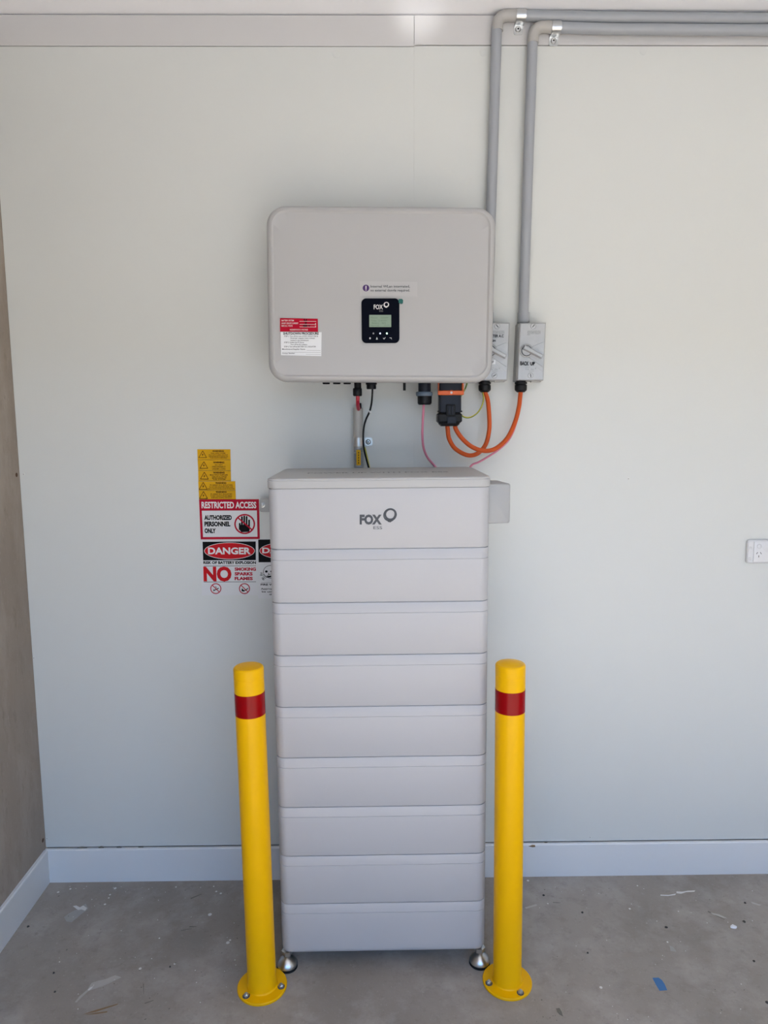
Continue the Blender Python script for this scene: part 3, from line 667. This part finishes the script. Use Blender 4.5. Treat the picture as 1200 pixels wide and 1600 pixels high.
# ================================================================== cables
def cable(name, pts, r, m, label, cat='cable', group=None):
    """pts: (px, py, y) photo points with their own depth"""
    q = [W(px, py, y) if not isinstance(px, Vector) else px for px, py, y in pts]
    b = B(); tube(b, q, r, 14, 8); return single(name, b, m, label, cat, q[0], group)
YG = -.036
gp = lambda v, dz=0: (Vector((v.x, v.y, v.z+dz)), 0, 0)
cable('orange_cable', [(699, 662, -.098), (699.5, 670, -.098), (702, 686, -.095), (712, 701.5, -.085), (731, 711.3, -.075), (747, 708, -.065), (759, 694, -.055), (764.3, 672, -.045), (764.2, 648, -.04), (762, 625, YG), gp(gl_l, .004)], .0068, 'orange', 'orange cable looping from the black connector up to the left isolator', group='orange power cables')
cable('orange_cable', [(711.5, 662, -.098), (712, 670, -.1), (722, 685, -.105), (738, 698.5, -.108), (757, 704.5, -.105), (775, 700.5, -.095), (793, 684, -.08), (805, 659, -.06), (810.8, 636, -.045), (812.5, 622, YG), gp(gl_r, .004)], .0068, 'orange', 'orange cable looping in front, up to the right isolator', group='orange power cables')
pk = [(737, 727, -.028), (748, 722, -.03), (762, 714, -.03), (778, 703.5, -.03), (790, 693, -.028), (797, 684, -.026), (803, 672, -.025), (808, 655, -.024), (811, 640, -.024)]
cable('pink_cable', [(728, 742, -.028)] + pk, .0032, 'pink', 'pink cable rising from behind the stack beneath the right orange cable', group='pink data cables')
cable('pink_cable', [(662, 631, -.1), (661.8, 640, -.1), (660.5, 660, -.095), (660, 682, -.085), (662, 700, -.07), (667.5, 714, -.05), (676, 724.5, -.032), (688, 738, -.026)], .0036, 'pink', 'pink cable hanging from the blue-collared plug down behind the stack', group='pink data cables')
cable('black_cable', [(582, 606, -.1), (581.8, 615, -.098), (580.5, 630, -.09), (577.5, 643, -.08), (572, 655, -.07), (568.5, 668, -.062), (567.6, 684, -.056), (568.3, 699, -.05), (571, 712, -.042), (575, 727, -.03), (579, 742, -.025)], .0029, 'black', 'thin black cable hanging from the small plug beside the pale conduit')
p = W(578, 643, -.08); b = B(); lathe(b, [(.0036, -.004), (.0036, .004)], p, (-.35, -.2, 1), 12); single('cable_tie', b, 'white', 'small white tie round the thin black cable', 'cable tie', p)
q = [W(*a) for a in ((569.8, 699, -.038), (571.5, 706, -.035), (574, 717, -.03), (576.5, 728, -.025), (579, 742, -.022))]
b = B(); tube(b, q, .0026, 10, 6); ew = single('earth_wire', b, 'yelw', 'short yellow and green wire beside the thin black cable', 'wire', q[0])
b = B(); tube(b, [v+Vector((-.0015, -.0013, 0)) for v in q], .0016, 8, 6); obj('green_stripe', b, 'greenw', ew)
ep = [Vector((gl_l.x-.008, YG, gl_l.z+.006)), W(755.6, 622, YG), W(752.5, 635, -.035), W(745, 646, -.04), W(733.5, 652.3, -.05), W(723, 650.5, -.058), W(716, 640, -.06), W(719, 622, -.06), W(726.5, 608, -.062), W(729, 601, -.07), W(731, 592, -.08)]
b = B(); tube(b, ep, .0023, 10, 8); ew = single('earth_wire', b, 'greenw', 'green and yellow wire looping from left isolator gland to black connector', 'wire', ep[0])
b = B(); tube(b, [v+Vector((.0004, -.0011, .0011)) for v in ep], .0015, 8, 8); obj('yellow_stripe', b, 'yelw', ew)
# pale conduit on the wall below the battery plug
TY = -.022; tx0, tx1 = W(552.3, 660, TY), W(567.2, 660, TY); tr0 = (tx1.x-tx0.x)/2; tcx = (tx0.x+tx1.x)/2
zt, zb, zc = W(560, 637, TY).z, W(560, 698, TY).z, 1.32
t = thing('wall_conduit', 'pale rigid conduit on the wall with ribbed lower end behind the stack', 'conduit', (tcx, 0, zc))
b = B(); lathe(b, [(tr0*.8, zt-.02), (tr0*.8, zt), (tr0, zt), (tr0, zb-.004), (tr0*.7, zb-.004)], (tcx, TY, 0), seg=24); obj('pipe', b, 'tubeb', t)
pr = [(tr0*.75, zc)]; n = 34
for k in range(n):
    z = zc + (zb-zc)*k/n; st_ = (zb-zc)/n; pr += [(tr0*.88, z), (tr0*1.02, z+st_*.3), (tr0*1.02, z+st_*.6), (tr0*.88, z+st_*.9)]
b = B(); lathe(b, pr+[(tr0*.7, zb)], (tcx, TY, 0), seg=20); obj('ribbed_sleeve', b, 'pipe', t, label='grey ribbed sleeve')
a, c = W(557, 727, TY-tr0-.001), W(563.5, 703, TY-tr0-.001)
lb = boxobj('sleeve_label', 'amber', t, a.x, c.x, TY-tr0-.001, TY-tr0*.8, a.z, c.z, label='amber label on the sleeve')
P = Print(TY-tr0-.001)
for k in range(5): P.rect(559.6, 706+k*4, 561, 708.6+k*4, 'brown', name='vertical_print')
P.flush(lb)
q = [W(559, 617, SY), W(559, 626, -.095), W(559, 633, -.075), W(560.2, 639, -.045), Vector((tcx, TY, zt-.004)), Vector((tcx, TY, zt-.05))]
b = B(); tube(b, q, .0058, 14, 6); single('red_cable', b, 'redw', 'short red cable from the plug into the pale conduit', 'cable', q[0])
b = B(); q = [Vector((tcx+.006, -.04, zt+.012)), Vector((tcx+.0065, -.035, zt+.003)), Vector((tcx+.005, TY, zt-.012))]; tube(b, q, .0045, 12, 5); single('black_cable', b, 'black', 'short black cable end beside the red cable in the conduit mouth', 'cable', q[0])
# its clip
p = W(560, 690.5, TY); t = thing('saddle_clip', 'shiny steel half saddle on the pale conduit below the inverter', 'pipe clip', (p.x, 0, p.z), group='pipe saddles')
hz = 6.5*mpp(560, 690, TY); b = B(); n = 16; R1, R0 = tr0+.002, tr0+.0006
loop = [(tcx-R1*math.cos(PI*k/n), TY-R1*math.sin(PI*k/n)) for k in range(n+1)] + [(tcx-R0*math.cos(PI*k/n), TY-R0*math.sin(PI*k/n)) for k in range(n, -1, -1)]
bridge(b, [[(x, y, p.z-hz) for x, y in loop], [(x, y, p.z+hz) for x, y in loop]]); obj('strap', b, 'steel', t)
xr = W(582, 690, -.004).x; xa = tcx+R0
boxobj('riser', 'steel', t, xa, xa+.0015, TY, -.002, p.z-hz, p.z+hz)
b = B(); loft(b, [((xr-xa)/2, hz, .006, 0), ((xr-xa)/2, hz, .006, -.002)], 'y', ((xa+xr)/2, -.002, p.z), 4); obj('tab', b, 'steel', t)
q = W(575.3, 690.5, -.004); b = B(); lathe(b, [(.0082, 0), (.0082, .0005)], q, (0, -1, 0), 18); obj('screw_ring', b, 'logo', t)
b = B(); lathe(b, [(.0066, .0), (.0066, .0015), (.005, .003), (.002, .0034)], q, (0, -1, 0), 18); sc = obj('screw', b, 'steel', t)
b = B(); lathe(b, [(.0026, .003), (.0026, .0038)], q, (0, -1, 0), 6); obj('drive_recess', b, 'ink', sc)

# ================================================================== signs on the wall
def sign(name, label, corners, m, cat='sign', group=None, y=-.0012):
    q = [W(px, py, y) for px, py in corners]; c = sum(q, Vector())/len(q)
    root = thing(name, label, cat, (c.x, 0, min(v.z for v in q)), group=group)
    sheet(root, 'sheet', m, corners, -.0002, y); return root, Print(y)
def warn_tri(P, cx, yb, h):
    w = h*.58
    for (a, c) in (((cx-w, yb), (cx+w, yb)), ((cx+w, yb), (cx, yb-h)), ((cx, yb-h), (cx-w, yb))): P.line(*a, *c, .9, 'brown', 1, 'triangle')
    P.poly([(cx+.6, yb-h*.68), (cx-1.6, yb-h*.38), (cx-.3, yb-h*.38), (cx-.9, yb-h*.16), (cx+1.5, yb-h*.48), (cx+.2, yb-h*.48)], 'brown', 1, 'lightning_bolt')
def warn(corners, label, tri, lines):
    root, P = sign('warning_label', label, corners, 'amber', 'warning label', 'amber warning labels'); warn_tri(P, *tri)
    for (s_, x0, x1, yb, h) in lines: P.text(s_, x0, x1, yb, h, 'brown', 1, bold=.05 if s_ == 'WARNING' else .025)
    xs_ = [c[0] for c in corners]; yb = corners[2][1]; P.line(corners[3][0], corners[3][1]-.15, corners[2][0], yb-.15, .4, 'brown', 1, 'border')
    P.flush(root)
warn([(308.2, 702), (360, 702), (360.2, 718.3), (308.8, 718.3)], 'topmost amber warning label of the five, above the restricted access sign', (316.7, 715, 10.5), (('WARNING', 331.5, 350, 706, 2.3), ('DUAL SUPPLY SYSTEM', 329.5, 352, 709, 1.7), ('ISOLATE BOTH NORMAL AND SOLAR', 326, 356, 711.5, 1.4), ('SUPPLIES BEFORE WORKING ON', 326, 356, 714, 1.4), ('THIS SWITCHBOARD', 328, 355, 716.3, 1.5)))
warn([(308.8, 718.5), (360.3, 718.5), (360.6, 735.3), (309.6, 735.3)], 'second amber warning label from the top, reading do not disconnect under load', (318.5, 731.8, 10.5), (('WARNING', 333, 350.5, 723.8, 2.5), ('DO NOT', 336, 348, 727.3, 1.9), ('DISCONNECT', 331.5, 352.5, 730.4, 2), ('UNDER LOAD', 331.5, 352.5, 733.6, 2)))
warn([(309.6, 735.5), (360.6, 735.5), (361, 751.7), (310, 751.7)], 'third amber warning label from the top, last of the narrow ones', (319.3, 748.6, 10.8), (('WARNING', 333, 351, 739.8, 2.6), ('MULTIPLE SUPPLIES', 328, 356, 743, 1.8), ('TURN OFF ALL SUPPLIES', 331, 354, 745.5, 1.6), ('BEFORE WORKING ON', 331.5, 353.5, 747.8, 1.6), ('THIS SYSTEM', 332.5, 352, 750, 1.7)))
warn([(309.8, 752), (367.6, 752), (368, 766.2), (310.4, 766.2)], 'upper of the two wide amber warning labels', (317.5, 764.6, 11), (('WARNING', 336.5, 353.5, 755.8, 2.3), ('PV ARRAY D.C. ISOLATORS', 328, 363.5, 758.8, 1.8), ('DO NOT OPEN ISOLATORS UNDER LOAD', 327, 364, 761.7, 1.7), ('REFER TO SHUTDOWN PROCEDURE FOR ISOLATION', 325, 366, 764.5, 1.6)))
warn([(310.4, 766.4), (368, 766.4), (368.5, 780.3), (311, 780.3)], 'lower wide amber warning label resting on the restricted access sign', (318, 779, 11), (('WARNING', 337, 354, 769.8, 2.4), ('PV ARRAY D.C. ISOLATORS', 329, 362.5, 773, 1.9), ('PV ARRAY CONDUCTORS MAY REMAIN', 329, 362.5, 775.8, 1.6), ('ENERGISED DURING DAYLIGHT', 330, 362, 778.4, 1.6)))
# restricted access
root, P = sign('restricted_access_sign', 'red bordered sign reading restricted access with black hand symbol', [(311, 780.6), (404.6, 780), (406, 842.2), (313.6, 842.8)], 'sred')
P.poly([(315.3, 798), (401.3, 797.6), (402.3, 838.8), (317.2, 839.2)], 'sheet', 1, 'white_panel')
P.text('RESTRICTED ACCESS', 315, 400.5, 793.8, 9.4, 'white', 1, bold=.03)
for s_, x0, x1, yb in (('AUTHORIZED', 319.2, 362.2, 812), ('PERSONNEL', 319.5, 360, 822), ('ONLY', 319.8, 337.2, 832.6)): P.text(s_, x0, x1, yb, 6.6, 'ink', 2, bold=.055)
cx, cy, r = 382.3, 818.8, 14.9
for (x0, x1, y0, y1) in ((373.2, 376, 817, 828), (376.7, 379.4, 806.6, 822), (380.3, 383, 805.6, 822), (384, 386.7, 806.4, 822), (387.9, 390.6, 811.8, 824)):
    P.poly([(x0, y1), (x1, y1)] + [((x0+x1)/2+(x1-x0)/2*math.cos(a), y0+1.2-1.2*math.sin(a)) for a in [PI*k/8 for k in range(9)]], 'ink', 2, 'hand_symbol')
P.poly([(373.2, 823), (376, 820), (390.6, 820), (390.6, 826), (389.5, 831), (377, 831.6), (375, 829)], 'ink', 2, 'hand_symbol')
P.ring((cx, cy, 16.3, 15.8, 0), (cx, cy, 13.9, 13.4, 0), 'sred', 3, 48, 'prohibition_ring'); P.line(cx-10, cy-9.4, cx+11, cy+8.6, 2.2, 'sred', 3, 'prohibition_bar'); P.flush(root)
# danger: battery explosion
def oval(P, cx, cy, rx, ry, lay=2):
    P.disc(cx, cy, rx, ry, 'white', lay, 56, 'oval_edge'); P.disc(cx, cy, rx-.8, ry-.8, 'ored', lay+1, 56, 'oval')
root, P = sign('battery_danger_sign', 'white danger sign warning of battery explosion, no smoking sparks flames', [(313.9, 843.6), (402.6, 843), (402.4, 930), (315.2, 930.3)], 'sheet', y=-.001)
P.poly([(316.4, 846.5), (399.6, 846), (399.8, 875.2), (317.4, 875.6)], 'ink', 1, 'black_field'); oval(P, 358.6, 860.8, 39.6, 13.2)
P.text('DANGER', 325.2, 391.8, 865.6, 9.8, 'white', 4, bold=.035); P.text('RISK OF BATTERY EXPLOSION', 317.8, 400, 881, 4, 'ink', 1, bold=.05)
P.line(318.5, 884.5, 400, 884, .7, 'ink', 1); P.line(318.3, 909.3, 400, 909, .7, 'ink', 1)
P.text('NO', 318.2, 362, 907, 20.6, 'ored', 1, bold=.05)
for s_, x1, yb in (('SMOKING', 400, 891.5), ('SPARKS', 394.8, 898.9), ('FLAMES', 395, 906.2)): P.text(s_, 366.6, x1, yb, 4.6, 'sred', 1, bold=.055)
for cx in (337.2, 382):
    cy = 919.7; P.ring((cx, cy, 8.6, 8.4, 0), (cx, cy, 7.2, 7, 0), 'sred', 2, 36, 'prohibition_ring'); P.line(cx-5.4, cy-5.2, cx+5.4, cy+5.2, 1.3, 'sred', 3, 'prohibition_bar')
    if cx < 350: P.line(cx-4, cy+3.6, cx+4.5, cy-.8, 1.3, 'ink', 1, 'cigarette'); P.line(cx-3.8, cy+1, cx-1.5, cy+3, .8, 'ink', 1, 'smoke'); P.line(cx-.5, cy-3.5, cx+1.4, cy-1.2, .8, 'ink', 1, 'smoke')
    else: P.poly([(cx-4.6, cy+4), (cx-4, cy-1), (cx-2, cy+1.6), (cx, cy+2.6), (cx+6, cy-1.4), (cx+5.4, cy+.6), (cx-1, cy+4.8)], 'ink', 1, 'flame')
P.flush(root)
# danger: toxic, partly behind the stack
root, P = sign('toxic_danger_sign', 'danger sign with skull and crossbones half hidden behind the battery stack', [(402.8, 842.3), (488, 841.7), (488.5, 934.5), (403.2, 935)], 'sheet', y=-.0014)
P.poly([(403.4, 843), (487, 842.4), (487.5, 878.3), (404, 878.6)], 'ink', 1, 'black_field'); oval(P, 445, 860.6, 39.6, 13.2)
P.text('DANGER', 409.8, 480, 864, 8, 'white', 4, bold=.035)
# skull
P.ring((423.6, 893.4, 12.4, 10.4, 0), (423.6, 893.4, 11.7, 9.7, 0), 'ink', 1, 40, 'skull_outline')
P.disc(416.2, 893, 2.1, 1.8, 'ink', 2, 16, 'skull_eye'); P.disc(424.4, 893, 2.1, 1.8, 'ink', 2, 16, 'skull_eye'); P.poly([(418.6, 897.6), (420.8, 897.6), (419.8, 895.2)], 'ink', 2, 'skull_nose'); P.disc(420.6, 901, 3.6, 1.3, 'ink', 2, 16, 'skull_jaw')
for (x0, y0, x1, y1) in ((407.6, 896, 415, 900), (407.6, 898, 414, 902), (410, 903.6, 432, 892), (410.6, 905.4, 433, 894)): P.line(x0, y0, x1, y1, .6, 'ink', 1, 'crossbone')
for (x_, y_) in ((408.4, 895.4), (407.6, 898.6), (410.2, 903.4), (411.6, 905.4)): P.ring((x_, y_, 1.5, 1.3, 0), (x_, y_, 1, .8, 0), 'ink', 1, 14, 'crossbone')
P.line(408, 910.2, 484, 909.8, .5, 'greyprint', 1)
P.text('FIRE WITH TOXIC FUMES', 407.4, 480, 914.8, 2.9, 'ink', 1, bold=.03); P.text('Appropriate equipment must', 407.6, 478, 921.2, 2.6, 'ink', 1, bold=.02); P.text('be used for extinguishing', 409.2, 476, 925.6, 2.6, 'ink', 1, bold=.02); P.text('the fire', 420.8, 438, 930, 2.6, 'ink', 1, bold=.02)
P.flush(root)

# ================================================================== power outlet
GX = W(1168, 862, -.012).x; gz0, gz1 = W(1168, 880.3, -.012).z, W(1168, 844, -.012).z; gw = .118; gh = gz1-gz0
t = thing('power_outlet', 'white double power outlet at the right edge of the wall', 'power outlet', (GX+gw/2, 0, gz0))
c = (GX+gw/2, 0, (gz0+gz1)/2)
b = B(); loft(b, [(gw/2, gh/2, .009, -.0005), (gw/2, gh/2, .009, -.009), (gw/2-.003, gh/2-.003, .008, -.012)], 'y', c, 6); obj('mounting_block', b, 'gpo', t)
b = B(); loft(b, [(gw/2-.019, gh/2-.004, .003, -.011), (gw/2-.019, gh/2-.004, .003, -.0145), (gw/2-.0205, gh/2-.0055, .003, -.0155)], 'y', c, 4); pl = obj('face_plate', b, 'gpo', t)
for sx in (-1, 1):
    for sz in (.17, -.3):
        b = B(); lathe(b, [(.0044, -.001), (.0044, .0012), (.0034, .0018), (.003, .0008)], (c[0]+sx*(gw/2-.0095), -.012, c[2]+sz*gh), (0, -1, 0), 16); obj('screw_cap', b, 'gpo', t)
    ox = c[0]+sx*.0235
    b = B(); lathe(b, [(.0068, -.001), (.0068, .0010), (.006, .0014)], (ox, -.0155, c[2]+gh*.24), (0, -1, 0), 20); obj('rocker_switch', b, 'gpo', pl)
    b = B(); lathe(b, [(.0074, -.001), (.0074, .0003)], (ox, -.0155, c[2]+gh*.24), (0, -1, 0), 20); obj('switch_recess', b, 'isobase', pl)
    for dx_, dz_, a in ((-.0062, -.004, 1.0), (.0062, -.004, 2.14), (0, -.0145, PI/2)):
        u = Vector((math.cos(a), 0, math.sin(a)))*.0036; v = Vector((-math.sin(a), 0, math.cos(a)))*.0009; p = Vector((ox+dx_, 0, c[2]+dz_)); q = [p-u-v, p+u-v, p+u+v, p-u+v]
        b = B(); prism(b, [(k_.x, k_.z) for k_ in q], 'y', -.015, -.0157); obj('pin_slot', b, 'ink', pl)

# ================================================================== bollards
def bollard(name, label, base, top_pt, bolts, dome):
    root = thing(name, label, 'bollard', base, group='yellow bollards')
    bx, by, _ = base; bm_ = B(); lathe(bm_, [(.066, .0), (.0678, .0008), (.0678, .0055), (.066, .0075), (.041, .0075)], base, seg=56); plate = obj('base_plate', bm_, 'yellow', root)
    R = .0388; ax = Vector(top_pt)-Vector(base); Hh = ax.length
    bm_ = B(); prof = [(R+.004, .007), (R+.0012, .009), (R, .012)] + [(R, Hh*k/6) for k in range(1, 6)] + [(R, Hh-.031), (R-.0006, Hh-.030)]
    lathe(bm_, prof, base, ax, 48); obj('post', bm_, 'yellow', root)
    cap = [(R, Hh-.030), (R+.0003, Hh-.028), (R+.0003, Hh-.006), (R-.0008, Hh-.003), (R-.004, Hh-.0005)] + [(R*(1-k/6)*.86, Hh-.0005+dome*(1-(1-k/6)**2)) for k in range(0, 6)]
    bm_ = B(); lathe(bm_, cap, base, ax, 48); obj('cap', bm_, 'yellow', root)
    z0, z1 = Hh-.128, Hh-.068
    bm_ = B(); lathe(bm_, [(R-.001, z0), (R+.0005, z0), (R+.0005, z1), (R-.001, z1)], base, ax, 48); obj('reflective_band', bm_, 'redband', root, label='red reflective band')
    for a in bolts:
        p = Vector((bx+.0545*math.cos(a), by+.0545*math.sin(a), .0075))
        bm_ = B(); lathe(bm_, [(.0098, -.0005), (.0098, .0012), (.0085, .0016)], p, seg=20); obj('washer', bm_, 'logo', plate)
        bm_ = B(); lathe(bm_, [(.0072, .001), (.0072, .005), (.006, .0066)], p, seg=6, rot=a); obj('anchor_bolt', bm_, 'steel', root)
        bm_ = B(); lathe(bm_, [(.0035, .006), (.0035, .0095), (.003, .010)], p, seg=12); obj('bolt_end', bm_, 'steel', plate)
    return root
HB = .918
bl_c = Vector((-.3215, -.4715, 0)); br_c = Vector((.3565, -.4665, 0))
tl_ = (W(364.3, 1042, -.4715)+W(412, 1042, -.4715))/2; tr2 = (W(773.2, 1040, -.4665)+W(822, 1040, -.4665))/2
bollard('bollard', 'yellow bollard with red band left of the battery stack', bl_c, (tl_.x, -.4715, HB), (-2.31, -.18, 1.6), .002)
bollard('bollard', 'yellow bollard with red band right of the battery stack', br_c, (tr2.x, -.4665, HB), (-2.9, -1.05, 1.2), .006)

# ================================================================== small things on the floor
def flat_thing(name, m, pts, label, cat, t=.0008, group=None):
    b = B(); q = [W(x, y, z=0) for x, y in pts]; prism(b, [(p.x, p.y) for p in q], 'z', .0002, t); return single(name, b, m, label, cat, (sum(p.x for p in q)/len(q), sum(p.y for p in q)/len(q), 0), group)
flat_thing('tape_scrap', 'tape', [(1019.3, 1528.2), (1029, 1527.8), (1034.5, 1532), (1038.5, 1538), (1042.5, 1547.3), (1030.5, 1548.2), (1025, 1539)], 'torn scrap of blue tape lying on the concrete floor', 'tape')
flat_thing('leaf_sliver', 'scuff', [(868.8, 1576), (874, 1575.2), (877.5, 1581), (879.8, 1588.3), (874.5, 1585.5), (870.5, 1581)], 'dark pointed sliver on the floor below the right bollard', 'debris')
def lump(name, m, px, py, r, h, label, cat, group=None):
    p = W(px, py, z=0); b = B(); n = 9; rings = []
    js = [random.uniform(.75, 1.25) for _ in range(n)]
    for s, z in ((1, 0), (.95, h*.5), (.55, h)): rings.append([(p.x+r*s*js[k]*math.cos(2*PI*k/n), p.y+r*s*js[k]*math.sin(2*PI*k/n), z) for k in range(n)])
    bridge(b, rings); return single(name, b, m, label, cat, (p.x, p.y, 0), group)
lump('plaster_chip', 'stick', 1146, 1448.5, .009, .005, 'small white plaster chip on the floor near the right edge', 'debris')
crumbs = [(849.5, 1399, .005, 'dark crumb on the floor just right of the right bollard, near the skirting'), (910, 1426, .005, 'dark crumb on the open floor between right bollard and blue tape'),
          (1040.8, 1449, .006, 'dark crumb on the floor straight above the blue tape scrap'), (1162.5, 1440, .0065, 'black crumb beside the white plaster chip'), (918, 1489, .004, 'faint dark crumb right of the right bollard base'),
          (1164, 1411, .006, 'dark crumb on the floor by the skirting at the right edge'), (1178, 1502, .005, 'dark crumb on the floor below the white plaster chip'), (1199, 1567, .007, 'black crumb cut by the right edge of the photo'),
          (84, 1520.5, .004, 'dark crumb on the floor left of the pale paint smear, upper one'), (86, 1550, .004, 'dark crumb on the floor left of the pale paint smear, lower one'), (265.5, 1511, .0035, 'tiny dark crumb between the pale paint smear and left bollard'), (44, 1448, .005, 'dark crumb on the floor against the left skirting')]
for (px, py, r, lab) in crumbs:
    lump('debris_crumb', 'crumb', px, py, r*.72, .003, lab, 'debris', 'dark crumbs on the floor')
